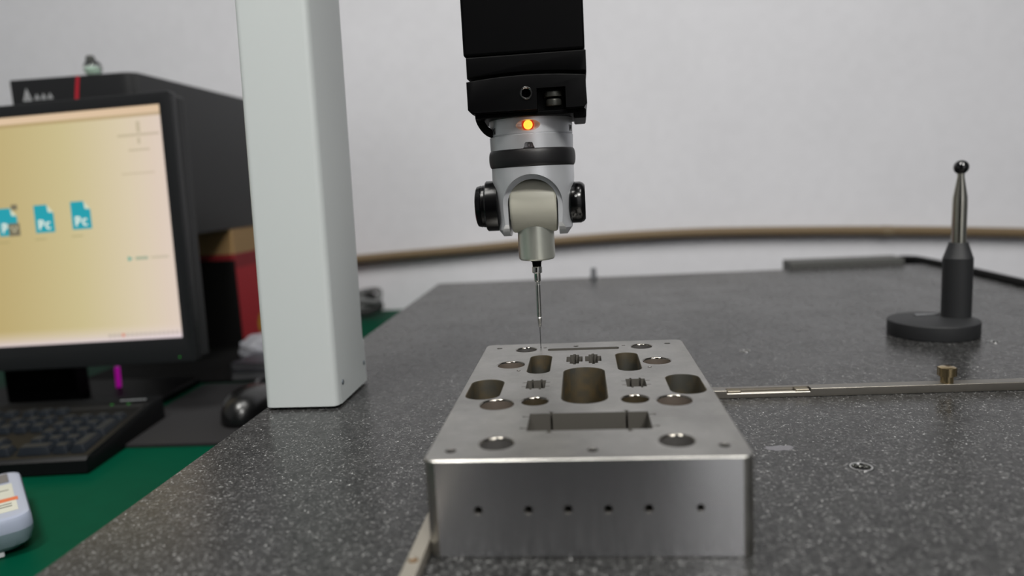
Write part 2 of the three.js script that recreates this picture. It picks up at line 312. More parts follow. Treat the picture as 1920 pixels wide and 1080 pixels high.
  bores.forEach((b, i) => {
    const rings = [lift(B(b, boreC), H)];
    for (let k = 1; k <= 5; k++) { const a = k / 5 * Math.PI / 2; rings.push(lift(B(b, boreC * (1 - Math.sin(a))), H - boreC * (1 - Math.cos(a)) * 1.0)); }
    const wall = part('bore_wall', smooth(bands([lift(B(b), H - boreC), lift(B(b), 0)], true), 0.9), i === 4 || i === 5 ? pocketSteel : i === 2 || i === 3 || i === 6 || i === 7 ? boreSteel : boreDark, t);
    part('rim', smooth(bands(rings, true), 0.9), rimSteel, wall);
  });
  pockets.forEach((p) => part('pocket_wall', boxUV(smooth(bands([lift(K(p, pockC), H), lift(K(p, pockC * 0.3), H - pockC * 0.3), lift(K(p), H - pockC), lift(K(p), 0)], true), 0.7)), pocketSteel, t, 'dark brown-stained pocket wall'));
  cutouts.forEach((c) => part('cutout_wall', boxUV(smooth(bands([lift(c, H), lift(c, 0)], true), 0.3)), wireCut, t));
}

// ---------------------------------------------------------------- rails fixed to the granite
{
  const t = thing('locating_rail', [0.145, 0, -0.2196], 'long steel locating rail right of the block, with a bolt on it', 'rail', 0.018);
  const len = 0.44, body = cut(rbox(len, 0.0062, 0.0095, 0.0006, len / 2, 0.0031, -0.0047), box(0.059, 0.006, 0.0075, 0.0565, 0.0062, -0.0015));
  part('rail_body', boxUV(smooth(body, 0.4)), dullSteel, t);
  part('slot_ledge', rbox(0.0585, 0.0008, 0.0030, 0.0003, 0.0565, 0.0034, -0.0016), std({ color: 0xe6e0d6, metalness: 0.4, roughness: 0.3 }), t, 'ledge of the rail slot, its bright reflection put into the colour');  // pale colour paints in the reflection on the polished ledge
  for (const x of [0.0325, 0.0805]) part('slot_pad', rbox(0.0095, 0.0022, 0.0045, 0.0005, x, 0.0043, -0.0030), std({ color: 0x8d8678, metalness: 0.8, roughness: 0.4 }), t);
  const hex = new THREE.CylinderGeometry(0.0062, 0.0062, 0.006, 6).translate(0, 0.0085, 0);
  const bolt = part('bolt', [hex, lathe(rimmed(0.0042, -0.001, 0.0058), 24), lathe([[0, 0.0122], [0.0045, 0.0121], [0.0056, 0.0115], [0.0056, 0.0112], [0, 0.0112]], 24)], std({ color: 0xb9a680, metalness: 1, roughness: 0.25 }), t, 'brass-coloured hexagon bolt');
  bolt.position.set(0.181, 0.0056, -0.0048);
}
{
  const t = thing('locating_rail', [-0.0072, 0, 0.2], 'narrow flat steel rail along the lower left edge of the block, with a countersunk screw', 'rail');
  part('rail_body', boxUV(smooth(cut(span(0, 0.0068, 0, 0.006, -0.41, 0, 0.0005), new THREE.CylinderGeometry(0.0027, 0.0014, 0.003, 24).translate(0.0031, 0.0048, -0.188)), 0.4)), std({ color: 0xa39d92, metalness: 0.75, roughness: 0.42 }), t);
  const s = part('screw', smooth(cut(lathe(rimmed(0.0024, 0.0036, 0.0052, 0, 0.0003), 24), box(0.006, 0.0012, 0.0006, 0, 0.0052, 0)), 0.4), std({ color: 0x7a5f3f, metalness: 0.7, roughness: 0.5 }), t, 'rusty countersunk screw');
  s.position.set(0.0031, 0, -0.188);
}

// ---------------------------------------------------------------- the measuring probe and the quill that carries it
{
  const AX = 0.0408, AZ = -0.207;
  const q = thing('machine_quill', [AX, 0, AZ], 'black square machine quill coming down from above the block', 'machine arm');
  const x0 = -0.0368, x1 = 0.0384, zf = 0.039, zb = -0.039;
  const prism = (pts, z0, z1, bev = 0.0008) => new THREE.ExtrudeGeometry(new THREE.Shape(pts.map((p) => V2(...p))), { depth: z1 - z0 - 2 * bev, bevelEnabled: true, bevelSize: bev, bevelThickness: bev, bevelOffset: -bev, bevelSegments: 2, curveSegments: 8 }).translate(0, 0, z0 + bev);
  const arc = (xa, xb, y, s, rev) => { const o = []; for (let i = 0; i <= 16; i++) { const u = i / 16; o.push([xa + (xb - xa) * u, y + s * 4 * u * (1 - u)]); } return rev ? o.reverse() : o; };
  part('quill_sleeve', rbox(x1 - x0 + 0.0006, 0.62, zf - zb, 0.002, (x0 + x1) / 2 - 0.0006, 0.2415 + 0.31, 0), black, q);
  part('quill_shoe', smooth(prism([...arc(x0 + 0.0006, x1 + 0.0002, 0.2284, 0.0022), [x1 + 0.0002, 0.2412], [x0 + 0.0006, 0.2412]], zb, zf), 0.4), blackSatin, q);
  const adBase = prism([[x0, 0.2092], [x0 + 0.0025, 0.2065], [x1 - 0.0022, 0.2065], [x1, 0.2092], ...arc(x0, x1 - 0.0006, 0.2264, 0.0022, true)], zb, zf, 0.0006);
  const ad = cut(adBase, new THREE.CylinderGeometry(0.003, 0.003, 0.03, 28).rotateX(Math.PI / 2).translate(0.0006, 0.2174, zf), box(0.0180, 0.0120, 0.018, 0.0162, 0.2140, zf - 0.002), box(0.0180, 0.02, 0.018, 0.0162, 0.2050, zf - 0.002), box(0.2, 0.004, 0.006, 0, 0.2052, zf + 0.0004).rotateX(0));
  part('adapter', smooth(ad, 0.4), blackSatin, q);
  part('socket_ring', lathe([[0.0029, -0.004], [0.0029, 0.0004], [0.0032, 0.0007], [0.0037, 0.0007], [0.0040, 0.0003], [0.0040, -0.004]], 36).rotateX(Math.PI / 2).translate(0.0006, 0.2174, zf), bright, q, 'bright metal ring around a socket hole');
  part('clamp_screw', [lathe(rimmed(0.0062, 0, 0.0035, 0.0003, 0.0006), 28).translate(0.0172, 0.2148, zf - 0.009), lathe(rimmed(0.0052, 0, 0.0045, 0.001, 0.001), 28).translate(0.0172, 0.2092, zf - 0.009)], std({ color: 0x4a4a46, metalness: 0.6, roughness: 0.4 }), q);
  part('adapter_plate', [span(x0 + 0.0035, x1 - 0.0012, 0.2064 - 0.0024, 0.2068, zb + 0.004, zf - 0.006, 0.0008), span(0.0295, x1 - 0.0008, 0.2008, 0.2066, -0.02, zf - 0.006, 0.0012)], black, q);

  const p = thing('measuring_probe', [AX, 0, AZ], 'silver touch probe with glowing orange lamp, hanging from the black quill', 'measuring probe');
  // upper drum with a scooped lamp seat and a keyhole at its lower rim
  const R = 0.0282;
  const drum = cut(lathe([[0, 0.1840], [R, 0.1840], [R + 0.0002, 0.1930], [R - 0.0004, 0.1934], [R - 0.0004, 0.1937], [R, 0.1941], [R, 0.2056], [R - 0.0005, 0.2059], [R - 0.0005, 0.2062], [R - 0.0002, 0.2066], [R - 0.0010, 0.2083], [R - 0.0024, 0.2092], [0, 0.2092]], 160, 0.5),
    new THREE.SphereGeometry(1, 40, 24).scale(0.0086, 0.0036, 0.0042).translate(0, 0.1988, R + 0.0006),
    new THREE.ExtrudeGeometry(new THREE.Shape([V2(-0.0038, 0.18), V2(0.0038, 0.18), V2(0.0036, 0.1848), V2(0.0029, 0.1858), V2(0.0027, 0.1872), V2(0.0019, 0.1880), V2(-0.0019, 0.1880), V2(-0.0027, 0.1872), V2(-0.0029, 0.1858), V2(-0.0036, 0.1848)]), { depth: 0.01, bevelEnabled: false }).translate(0, 0, R - 0.004));
  const drumM = part('drum', smooth(drum, 0.5), silver, p);
  part('key_recess', [span(-0.0039, 0.0039, 0.1838, 0.1882, R - 0.0062, R - 0.0041)], deepBlack, drumM);
  part('key_pin', new THREE.TorusGeometry(0.0011, 0.0004, 8, 20).scale(0.8, 1.3, 1).translate(0, 0.1862, R - 0.0036), std({ color: 0x8f8f90, metalness: 0.7, roughness: 0.3 }), drumM);
  part('indicator_lamp', new THREE.SphereGeometry(0.0033, 32, 20).scale(1, 1, 0.6).translate(0, 0.1990, R - 0.0026), std({ color: 0x301000, emissive: 0xffbe40, emissiveIntensity: 1.6, roughness: 0.4 }), p, 'glowing orange indicator lamp');
  part('lamp_rim', new THREE.TorusGeometry(0.0034, 0.0005, 10, 36).translate(0, 0.1990, R - 0.0020), std({ color: 0x551000, emissive: 0xff3606, emissiveIntensity: 0.5, roughness: 0.4 }), p);
  const lampLight = new THREE.PointLight(0xff8a20, 0.00016, 0.3, 2); lampLight.position.set(AX, 0.199, AZ + R + 0.0035); scene.add(lampLight);
  // printed letter at the left limb of the drum
  const font = await new FontLoader().loadAsync('fonts/droid/droid_sans_bold.typeface.json');
  const letters = [['N', -1.0], ['W', 1.28]].map(([c, a]) => { const g = new TextGeometry(c, { font, size: 0.0042, depth: 0.0002, curveSegments: 3 }); g.computeBoundingBox(); g.translate(-g.boundingBox.max.x / 2, -0.0021, 0); return g.translate(0, 0.1968, R - 0.0001).rotateY(a); });
  const ink = std({ color: 0x2a2a2c, roughness: 0.6 });
  for (const g of letters) part('letter', g, ink, p);
  // black grip ring
  const ringP = [[R - 0.003, 0.1722]]; for (let i = 0; i <= 12; i++) { const a = -Math.PI / 2 + i / 12 * Math.PI; ringP.push([R - 0.0012 + 0.0026 * Math.pow(Math.max(0, Math.cos(a)), 0.6), 0.1784 + 0.0060 * Math.sin(a)]); } ringP.push([R - 0.003, 0.1848]);
  part('grip_ring', lathe(ringP, 160, 0.7), rubber, p);
  // fork
  const PV = 0.1476, pr = 0.0218, sideP = new THREE.Shape();
  sideP.moveTo(0.03, 0.18); sideP.lineTo(0.03, 0.164); sideP.lineTo(0.0285, 0.1605);
  for (let i = 0; i <= 24; i++) { const a = 0.28 - i / 24 * (Math.PI + 0.56); sideP.lineTo(pr * Math.cos(a), PV + pr * Math.sin(a)); }
  sideP.lineTo(-0.0285, 0.1605); sideP.lineTo(-0.03, 0.164); sideP.lineTo(-0.03, 0.18);
  const sideG = new THREE.ExtrudeGeometry(sideP, { depth: 0.07, bevelEnabled: false }).translate(0, 0, -0.035).rotateY(Math.PI / 2);
  const forkBlank = lathe([[0, 0.1245], [0.0200, 0.1245], [0.0214, 0.1250], [0.0258, 0.1310], [R - 0.0012, 0.1500], [R, 0.1640], [R, 0.1725], [0, 0.1725]], 160, 0.3);
  const archCut = (r, z0, z1) => { const s = new THREE.Shape(); s.moveTo(r, 0.1); for (let i = 0; i <= 28; i++) { const a = i / 28 * Math.PI; s.lineTo(r * Math.cos(a), PV + r * Math.sin(a)); } s.lineTo(-r, 0.1); return new THREE.ExtrudeGeometry(s, { depth: z1 - z0, bevelEnabled: false }).translate(0, 0, z0); };
  const fork = cut(meet(forkBlank, sideG), archCut(0.0168, -0.05, 0.05), archCut(0.0199, 0.0176, 0.05), archCut(0.0199, -0.05, -0.0176), box(0.0332, 0.07, 0.029, 0, 0.1345, 0));
  part('fork', smooth(fork, 0.5), silver, p);
  // tilting body and its barrel
  const tb = lathe(rimmed(0.0197, -0.0158, 0.0158, 0.0022, 0.0022), 72, 0.5).rotateZ(Math.PI / 2).translate(0, PV, 0);
  part('tilt_body', tb, cream, p, 'cream tilting body');
  part('barrel', lathe([[0, 0.1085], [0.0098, 0.1085], [0.0116, 0.1089], [0.0124, 0.1098], [0.0127, 0.1112], [0.0127, 0.145], [0, 0.145]], 72, 0.5), barrel, p);
  const knob = (prof) => lathe(prof, 64, 0.5).rotateZ(Math.PI / 2);
  part('knob', knob([[0, 0.024], [0.0170, 0.024], [0.0174, 0.0246], [0.0174, 0.0325], [0.0168, 0.0332], [0.0150, 0.0334], [0.0146, 0.0338], [0.0146, 0.0356], [0.0141, 0.0362], [0.0145, 0.0368], [0.0138, 0.0394], [0.0122, 0.0402], [0, 0.0404]]).translate(0, PV - 0.0003, 0), blackGloss, p, 'large black stepped knob on the left');
  const kr = part('knob', lathe([[0, -0.0352], [0.0118, -0.0350], [0.0132, -0.0338], [0.0141, -0.0318], [0.0141, -0.0256], [0.0136, -0.0246], [0, -0.0246]], 64, 0.5).rotateZ(Math.PI / 2).translate(0, PV - 0.0006, 0), blackGloss, p, 'black knob on the right');
  part('mark', new THREE.TorusGeometry(0.0007, 0.0003, 8, 4).rotateZ(Math.PI / 4).translate(0.0288, PV + 0.0040, 0.01365), std({ color: 0xe5e5e5, roughness: 0.5 }), kr);
  part('cable', tube([[-0.0335, 0.2068, 0.012], [-0.0325, 0.2035, 0.013], [-0.0300, 0.1992, 0.013], [-0.0272, 0.1965, 0.012], [-0.0240, 0.1952, 0.011]], 0.0027, 28, 12), deepBlack, p, 'short black bent cable');
  // stylus
  const sy = part('stylus_module', lathe([[0, 0.1086], [0.0044, 0.1086], [0.0044, 0.1079], [0.0040, 0.1074], [0.0033, 0.1068], [0.0030, 0.1035], [0, 0.1035]], 36, 0.5), black, p);
  sy.position.x = -0.0004;
  const st = part('stylus', lathe([[0, 0.1037], [0.0033, 0.1037], [0.0035, 0.1034], [0.0035, 0.0996], [0.0032, 0.0992], [0.0024, 0.0991], [0.0023, 0.0986], [0.0023, 0.0937], [0.0020, 0.0933], [0.0013, 0.0928], [0.00135, 0.0915], [0.00135, 0.0910], [0.00165, 0.0905], [0.00165, 0.0684], [0.0014, 0.0680], [0.0014, 0.0674], [0.0017, 0.0670], [0.0016, 0.0655], [0.0009, 0.0606], [0, 0.0606]], 32, 0.4), bright, p);
  st.position.x = -0.0004;
  const tip = part('stylus_tip', [new THREE.CylinderGeometry(0.00028, 0.00028, 0.0156, 12).translate(0, 0.0533, 0), new THREE.SphereGeometry(0.0005, 16, 12).translate(0, 0.0455, 0)], needle, p);
  tip.position.x = -0.0004;
}

// ---------------------------------------------------------------- the grey machine column
{
  const t = thing('machine_column', [0, 0, 0], 'pale grey machine column standing at the left edge of the granite', 'machine column');
  const base = { x0: -0.1746, x1: -0.1166, z0: -0.2925, z1: -0.2180 }, yb = 0.0016, yt = 0.75, lean = [0.0262, 0.0155];
  const ring = (y, o = 0) => { const u = (y - 0) / 1; return roundRect(base.x0 + lean[0] * u + o, base.x1 + lean[1] * u - o, -base.z1 + o, -base.z0 - o, 0.0055 - o, 5).map((p) => V(p.x, y, -p.y)); };
  const cap = (y, o, up) => { const s = ring(y, o).map((p) => V2(p.x, -p.z)); const g = new THREE.ShapeGeometry(new THREE.Shape(s)).rotateX(-Math.PI / 2).translate(0, y, 0); return up ? g : g; };
  part('column_body', join([smooth(bands([ring(yb, 0.0006), ring(yb + 0.0006), ring(yt)].reverse()), 0.5), cap(yb, 0.0006), cap(yt, 0, true)]), paintWhite, t);
  const cov = part('side_cover', span(base.x1 - 0.001, base.x1 + 0.0003, yb, 0.0375, -0.2918, -0.2255, 0.0002), paintWhite, t);
  cov.rotation.z = 0;
  for (const [y, z] of [[0.0172, -0.2315], [0.0185, -0.2865]]) part('screw', [lathe(rimmed(0.0016, 0, 0.0007, 0, 0.0003), 20), new THREE.TorusGeometry(0.0018, 0.0003, 8, 20).rotateX(Math.PI / 2).translate(0, 0.0002, 0)], std({ color: 0x7d858d, metalness: 0.8, roughness: 0.35 }), cov).geometry.rotateZ(-Math.PI / 2).translate(base.x1 + 0.0003, y, z);
  part('foot_pad', span(base.x0 + 0.004, base.x1 - 0.004, 0, yb + 0.0004, base.z0 + 0.004, base.z1 - 0.004), deepBlack, t);
}

// ---------------------------------------------------------------- the calibration sphere
{
  const t = thing('calibration_sphere', [0.400, 0, -0.408], 'dark round stand with upright post and shiny black ball, right side of the granite', 'calibration sphere');
  const grey = std({ color: 0x1b1c1e, roughness: 0.6, metalness: 0.1 });
  const b = part('base_disc', smooth(cut(lathe(rimmed(0.0388, 0, 0.0142, 0.001, 0.0012), 72), rbox(0.024, 0.004, 0.006, 0.0019, 0.004, 0.0142, -0.0215)), 0.5), grey, t);
  part('slot_plate', rbox(0.022, 0.0024, 0.0048, 0.0008, 0.004, 0.0141, -0.0217), std({ color: 0x77797b, metalness: 0.8, roughness: 0.3 }), b);
  const post = part('post', lathe([[0, 0.0135], [0.0128, 0.0135], [0.0128, 0.0705], [0.0123, 0.0712], [0.0082, 0.0842], [0.0078, 0.0850], [0, 0.0850]], 48, 0.4), grey, t);
  const rod = part('rod', lathe([[0, 0.084], [0.0062, 0.084], [0.0063, 0.120], [0.0061, 0.1272], [0.0030, 0.1462], [0.0030, 0.151], [0, 0.151]], 40, 0.4), std({ color: 0xb4b2a8, metalness: 1, roughness: 0.18 }), t, 'polished steel rod');
  const ball = part('ball', new THREE.SphereGeometry(0.0066, 40, 28).translate(0, 0.1551, 0), phys({ color: 0x0b0c0e, roughness: 0.06, metalness: 0.3, clearcoat: 1, clearcoatRoughness: 0.03 }), t, 'shiny black ball');
  for (const m of [post, rod, ball]) m.position.set(0.0258, 0, -0.0105);
}
{
  single('threaded_stud', [lathe(rimmed(0.0045, 0, 0.017, 0.0004, 0.0012), 28), lathe(rimmed(0.0062, 0, 0.004, 0.0004, 0.0008), 28)], std({ color: 0x75777b, metalness: 0.4, roughness: 0.5 }), [0.0895, 0, -0.899], 'tiny grey stud at the far edge of the granite, behind the probe', 'stud');
}

// ---------------------------------------------------------------- on the back wall
{
  const t = thing('wall_pipe', [0, 0, RZ0 + 0.016], 'thin tan pipe curving along the white back wall', 'pipe');
  const P = [[-1.3, -0.05], [-0.9, -0.018], [-0.447, 0.0105], [-0.206, 0.021], [0.083, 0.0335], [0.315, 0.036], [0.545, 0.029], [0.767, 0.0185], [1.005, 0.003], [1.4, -0.03], [2.0, -0.09]];
  const tan = std({ color: 0x6f5d43, roughness: 0.6 });
  part('pipe', tube(P.map(([x, y]) => [x, y, 0]), 0.0105, 120, 14), tan, t);
  part('joint', lathe(rimmed(0.0117, -0.011, 0.011, 0.001, 0.001), 24).rotateZ(Math.PI / 2 - 0.05).translate(0.722, 0.0207, 0), std({ color: 0x76664e, roughness: 0.6 }), t);
  for (const x of [-0.6, 0.2, 1.2]) { let y = 0; for (let i = 0; i + 1 < P.length; i++) if (x >= P[i][0] && x <= P[i + 1][0]) y = P[i][1] + (P[i + 1][1] - P[i][1]) * (x - P[i][0]) / (P[i + 1][0] - P[i][0]); part('clip', span(x - 0.006, x + 0.006, y - 0.004, y + 0.004, -0.0165, -0.006), tan, t); }
}

// ---------------------------------------------------------------- the desk and what stands on it
const DY = -0.112;
const greenMat = phys({ color: 0x01402d, roughness: 0.5, specularIntensity: 0.06, map: dataTex(256, (() => { const a = noiseGrid(256, 5, rnd), b = noiseGrid(256, 40, rnd); return (x, y) => 228 + 18 * a[y * 256 + x] + 8 * b[y * 256 + x]; })(), true, 2) });
{
  const t = thing('desk', [0, DY, 0], 'desk with a green mat on top, left of the granite table', 'desk');
  part('green_mat', boxUV(span(-1.6, -0.19, -0.003, 0, RZ0 + 0.004, 0.45, 0.001)), greenMat, t);
  part('desktop', boxUV(span(-1.6, -0.19, -0.03, -0.003, RZ0 + 0.004, 0.45, 0.002)), std({ color: 0x8c8f8d, roughness: 0.5 }), t);
  for (const [x, z] of [[-1.55, RZ0 + 0.08], [-0.26, RZ0 + 0.08], [-1.55, 0.4], [-0.26, 0.4]]) part('leg', span(x - 0.025, x + 0.025, FLOOR_Y - DY, -0.03, z - 0.025, z + 0.025, 0.004), std({ color: 0x9a9d9b, roughness: 0.5 }), t);
}
{ // monitor
  const t = thing('computer_monitor', [-0.4325, -0.0064, -0.549], 'black computer monitor showing a pale yellow desktop with blue file icons', 'monitor');
  const head = new THREE.Group(), SW = 0.516, SH = 0.2905;
  const screenTex = canvasTex(1536, 864, (c, w, h) => {
    const g = c.createLinearGradient(0, 0, w, 0); g.addColorStop(0, '#b39c60'); g.addColorStop(0.5, '#bca872'); g.addColorStop(0.74, '#cdbf90'); g.addColorStop(0.9, '#dccdb0'); g.addColorStop(1, '#e2cfc2');  // gradient puts the viewing-angle colour shift into the wallpaper
    c.fillStyle = g; c.fillRect(0, 0, w, h);
    c.fillStyle = '#e0c4a4'; c.fillRect(0, 0, w, 26); c.fillStyle = 'rgba(168,140,96,0.55)'; c.fillRect(0, 26, w, 12);
    const b = c.createLinearGradient(0, h - 60, 0, h); b.addColorStop(0, 'rgba(232,214,200,0)'); b.addColorStop(1, 'rgba(226,212,222,0.85)'); c.fillStyle = b; c.fillRect(0, h - 60, w, 60);
    const px = (x) => (x + 0.9485) / SW * w, py = (y) => (1 - (y + 0.0064) / SH) * h;
    const icon = (x, y, badge) => {
      const iw = 78, ih = 104, X = px(x) - iw / 2, Y = py(y) - ih / 2;
      c.fillStyle = '#1f9fae'; c.beginPath(); c.moveTo(X, Y); c.lineTo(X + iw * 0.68, Y); c.lineTo(X + iw, Y + ih * 0.3); c.lineTo(X + iw, Y + ih); c.lineTo(X, Y + ih); c.fill();
      c.fillStyle = '#d6dcc4'; c.beginPath(); c.moveTo(X + iw * 0.68, Y); c.lineTo(X + iw, Y + ih * 0.3); c.lineTo(X + iw * 0.72, Y + ih * 0.28); c.fill();
      c.fillStyle = '#eaf0e2'; c.font = 'bold 50px sans-serif'; c.fillText('Pc', X + 9, Y + ih - 12);
      if (badge) { c.fillStyle = '#77705a'; c.fillRect(X + iw * 0.5, Y + ih * 0.56, iw * 0.6, ih * 0.46); c.fillRect(X + iw * 0.74, Y - 12, 26, 20); c.fillStyle = '#cfc7a6'; c.beginPath(); c.moveTo(X + iw * 0.6, Y + ih * 0.68); c.lineTo(X + iw, Y + ih * 0.68); c.lineTo(X + iw * 0.8, Y + ih * 0.9); c.fill(); c.fillStyle = '#5d5746'; c.fillRect(X + iw * 0.72, Y + ih * 0.7, 12, 10); }
      c.fillStyle = 'rgba(150,140,95,0.45)'; c.fillRect(X - 8, Y + ih + 22, 46, 5);
    };
    icon(-0.5528, 0.1555); icon(-0.6031, 0.1545); icon(-0.6536, 0.1535, true);
    c.fillStyle = 'rgba(140,128,96,0.28)'; const wx = px(-0.4655), wy = py(0.2435); c.fillRect(wx - 6, wy - 66, 16, 40); c.fillRect(wx - 82, wy - 22, 164, 9); c.fillRect(wx - 6, wy - 6, 12, 22); c.fillRect(wx - 44, wy + 34, 84, 7); c.fillStyle = 'rgba(140,128,96,0.22)'; c.fillRect(wx - 80, wy + 120, 130, 6);
    c.fillStyle = 'rgba(70,160,150,0.75)'; const tx = px(-0.492), ty = py(0.0965); c.beginPath(); c.moveTo(tx - 12, ty - 10); c.lineTo(tx + 8, ty); c.lineTo(tx - 12, ty + 10); c.fill(); c.fillStyle = 'rgba(120,150,130,0.5)'; c.fillRect(tx + 18, ty - 6, 50, 12); c.fillStyle = 'rgba(140,140,110,0.3)'; c.fillRect(tx + 80, ty - 4, 70, 8);
    for (let i = 0; i < 16; i++) { c.fillStyle = i === 3 ? 'rgba(206,96,70,0.7)' : 'rgba(120,110,105,0.28)'; c.fillRect(w - 300 + i * 18, h - 26, 12, 12); }
  });
  const scr = new THREE.PlaneGeometry(SW, SH).translate(-SW / 2, SH / 2, 0.0005);
  const m = { head };
  head.rotation.set(-0.07, 0, 0.02);
  const bezel = phys({ color: 0x18191b, roughness: 0.42, specularIntensity: 0.7 });
  const frameS = new THREE.Shape(roundRect(-SW - 0.016, 0.0165, -0.0315, SH + 0.0145, 0.004, 4)); frameS.holes.push(new THREE.Path([V2(-SW, 0), V2(-SW, SH), V2(0, SH), V2(0, 0)]));
  const frameG = new THREE.ExtrudeGeometry(frameS, { depth: 0.010, bevelEnabled: true, bevelSize: 0.0012, bevelThickness: 0.0012, bevelOffset: -0.0012, bevelSegments: 2 }).translate(0, 0, -0.0065);
  const apply = (g) => { head.updateMatrix(); return norm(g).applyMatrix4(head.matrix); };
  part('bezel', smooth(apply(frameG), 0.5), bezel, t);
  part('back_shell', apply(rbox(SW + 0.03, SH + 0.044, 0.026, 0.006, -SW / 2, SH / 2 - 0.0085, -0.02)), std({ color: 0x111214, roughness: 0.55 }), t);
  part('screen', apply(scr), std({ color: 0x050505, emissive: 0xffffff, emissiveMap: screenTex, emissiveIntensity: 0.95 / EXPOSURE, roughness: 0.35 }), t, 'lit screen with blue file icons');
  const L = new THREE.RectAreaLight(0xffe9c0, 0.08, SW, SH); L.position.set(-0.4325 - SW / 2, -0.0064 + SH / 2, -0.549 + 0.012); L.rotation.set(-0.07 + 0, Math.PI, 0); L.lookAt(-0.4325 - SW / 2, -0.0064 + SH / 2 + 0.07, 1); scene.add(L);
  // a RectAreaLight shines along its -z, so turn it to face the keyboard
  L.rotation.set(0, Math.PI, 0);
  part('power_lamp', apply(new THREE.SphereGeometry(0.0016, 14, 10).translate(-0.0055, -0.0245, 0.0035)), std({ color: 0x022002, emissive: 0x28b030, emissiveIntensity: 0.5 }), t, 'green power lamp');
  part('button_row', apply(rbox(0.030, 0.0022, 0.001, 0.0004, -0.033, -0.0215, 0.0036)), std({ color: 0x4a4d50, roughness: 0.5 }), t);
  part('neck', span(-0.300, -0.195, -0.098, 0.12, -0.082, -0.046, 0.008), black, t);
  part('foot', rbox(0.30, 0.012, 0.15, 0.005, -0.2275, DY + 0.0064 + 0.006, -0.085), black, t);
}
{ // magenta pen standing on the monitor's foot, with a glow put into its material
  single('marker_cap', lathe([[0, 0], [0.0034, 0], [0.0036, 0.001], [0.0036, 0.0285], [0.003, 0.0308], [0, 0.0312]], 28), phys({ color: 0xd01ac0, roughness: 0.35, transmission: 0.15, emissive: 0x9a0a8c, emissiveIntensity: 0.55 }), [-0.609, DY + 0.012, -0.66], 'small magenta plastic cap with an added glow, standing under the monitor', 'pen cap').rotation.z = -0.05;
}
{ // keyboard
  const t = thing('computer_keyboard', [-0.4465, DY, -0.3685], 'black computer keyboard in front of the monitor', 'keyboard', 0.105);
  const shell = phys({ color: 0x08090b, roughness: 0.5, specularIntensity: 0.4 }), keyM = phys({ color: 0x161b21, roughness: 0.45, specularIntensity: 0.5 });
  const KW = 0.455, KD = 0.172, slope = 0.090;
  const prof = new THREE.Shape([V2(0, 0.002), V2(0.002, 0), V2(KD - 0.003, 0), V2(KD, 0.004), V2(KD, 0.0325), V2(KD - 0.005, 0.0348), V2(KD - 0.034, 0.0330), V2(KD - 0.038, 0.0305), V2(0.013, 0.0165), V2(0.010, 0.0190), V2(0.004, 0.0190), V2(0, 0.0155)]);
  const caseG = new THREE.ExtrudeGeometry(prof, { depth: KW - 0.003, bevelEnabled: true, bevelSize: 0.0015, bevelThickness: 0.0015, bevelOffset: -0.0015, bevelSegments: 2 }).rotateY(Math.PI / 2).translate(-KW + 0.0015, 0, 0); // shape x runs away from the user
  part('case', smooth(caseG, 0.4), shell, t);
  // a raised edge along the right end
  part('side_edge', smooth(new THREE.ExtrudeGeometry(new THREE.Shape([V2(0.004, 0.005), V2(KD - 0.004, 0.005), V2(KD - 0.006, 0.0342), V2(KD - 0.036, 0.0322), V2(0.008, 0.0192)]), { depth: 0.006, bevelEnabled: true, bevelSize: 0.0006, bevelThickness: 0.0006, bevelOffset: -0.0006, bevelSegments: 1 }).rotateY(Math.PI / 2).translate(-0.0072, 0, 0), 0.4), shell, t);
  const cache = {};
  const keyG = (w, d) => cache[`${w},${d}`] ??= (() => { // tapered cap with a dished top
    const b = 0.0104, i = 0.0040, rows = [[w / 2, d / 2, 0], [w / 2 - 0.0004, d / 2 - 0.0004, 0.002], [w / 2 - i, d / 2 - i, b], [w / 2 - i - 0.0012, d / 2 - i - 0.0012, b - 0.0004]];
    const ring = ([x, z, y]) => roundRect(-x, x, -z, z, 0.0014, 2).map((p) => V(p.x, y, -p.y));
    const g = bands(rows.map(ring).reverse()), top = ring(rows[3]), pos = [];
    for (let k = 0; k < top.length; k++) { const p = top[k], q = top[(k + 1) % top.length]; pos.push(0, b - 0.0011, 0, p.x, p.y, p.z, q.x, q.y, q.z); }
    const c = new THREE.BufferGeometry(); c.setAttribute('position', new THREE.BufferAttribute(new Float32Array(pos), 3));
    return smooth(join([g, c]), 0.5);
  })();
  const U = 0.01905;
  const key = (x, row, wu = 1, du = 1, extra = 0) => { // x of the key's right end in units from the pad's right end
    const m = part('key', keyG(wu * U - 0.0008, du * U - 0.0008), keyM, t), s = 0.0185 + (row + du / 2) * U + extra;
    m.position.set(-0.0105 - (x + wu / 2) * U, 0.0128 + s * slope, -s); m.rotation.x = slope;
  };
  for (let r = 0; r < 5; r++) { // number pad
    if (r === 0) { key(0, 0, 1, 2); key(1, 0); key(2, 0, 2); } else if (r === 2) { key(0, 2, 1, 2); for (let i = 1; i < 4; i++) key(i, 2); } else for (let i = r === 1 || r === 3 ? 1 : 0; i < 4; i++) key(i, r);
  }
  key(4.25, 0); key(5.25, 0); key(6.25, 0); key(5.25, 1); for (const r of [3, 4]) for (let i = 0; i < 3; i++) key(4.25 + i, r); // arrows and block above
  for (let i = 0; i < 3; i++) key(4.25 + i, 5, 1, 1, 0.006);
  const rowsW = [[1.25, 1.25, 1.25, 1.25, 6.25, 1.25, 1.25, 1.25], [2.75, 1, 1, 1, 1, 1, 1, 1, 1, 1, 1, 2.25], [2.25, 1, 1, 1, 1, 1, 1, 1, 1, 1, 1, 1, 1.75], [1.5, 1, 1, 1, 1, 1, 1, 1, 1, 1, 1, 1, 1, 1.5], [2, 1, 1, 1, 1, 1, 1, 1, 1, 1, 1, 1, 1, 1]];
  rowsW.forEach((ws, r) => { let x = 7.5; for (const w of ws) { key(x, r, w); x += w; } });
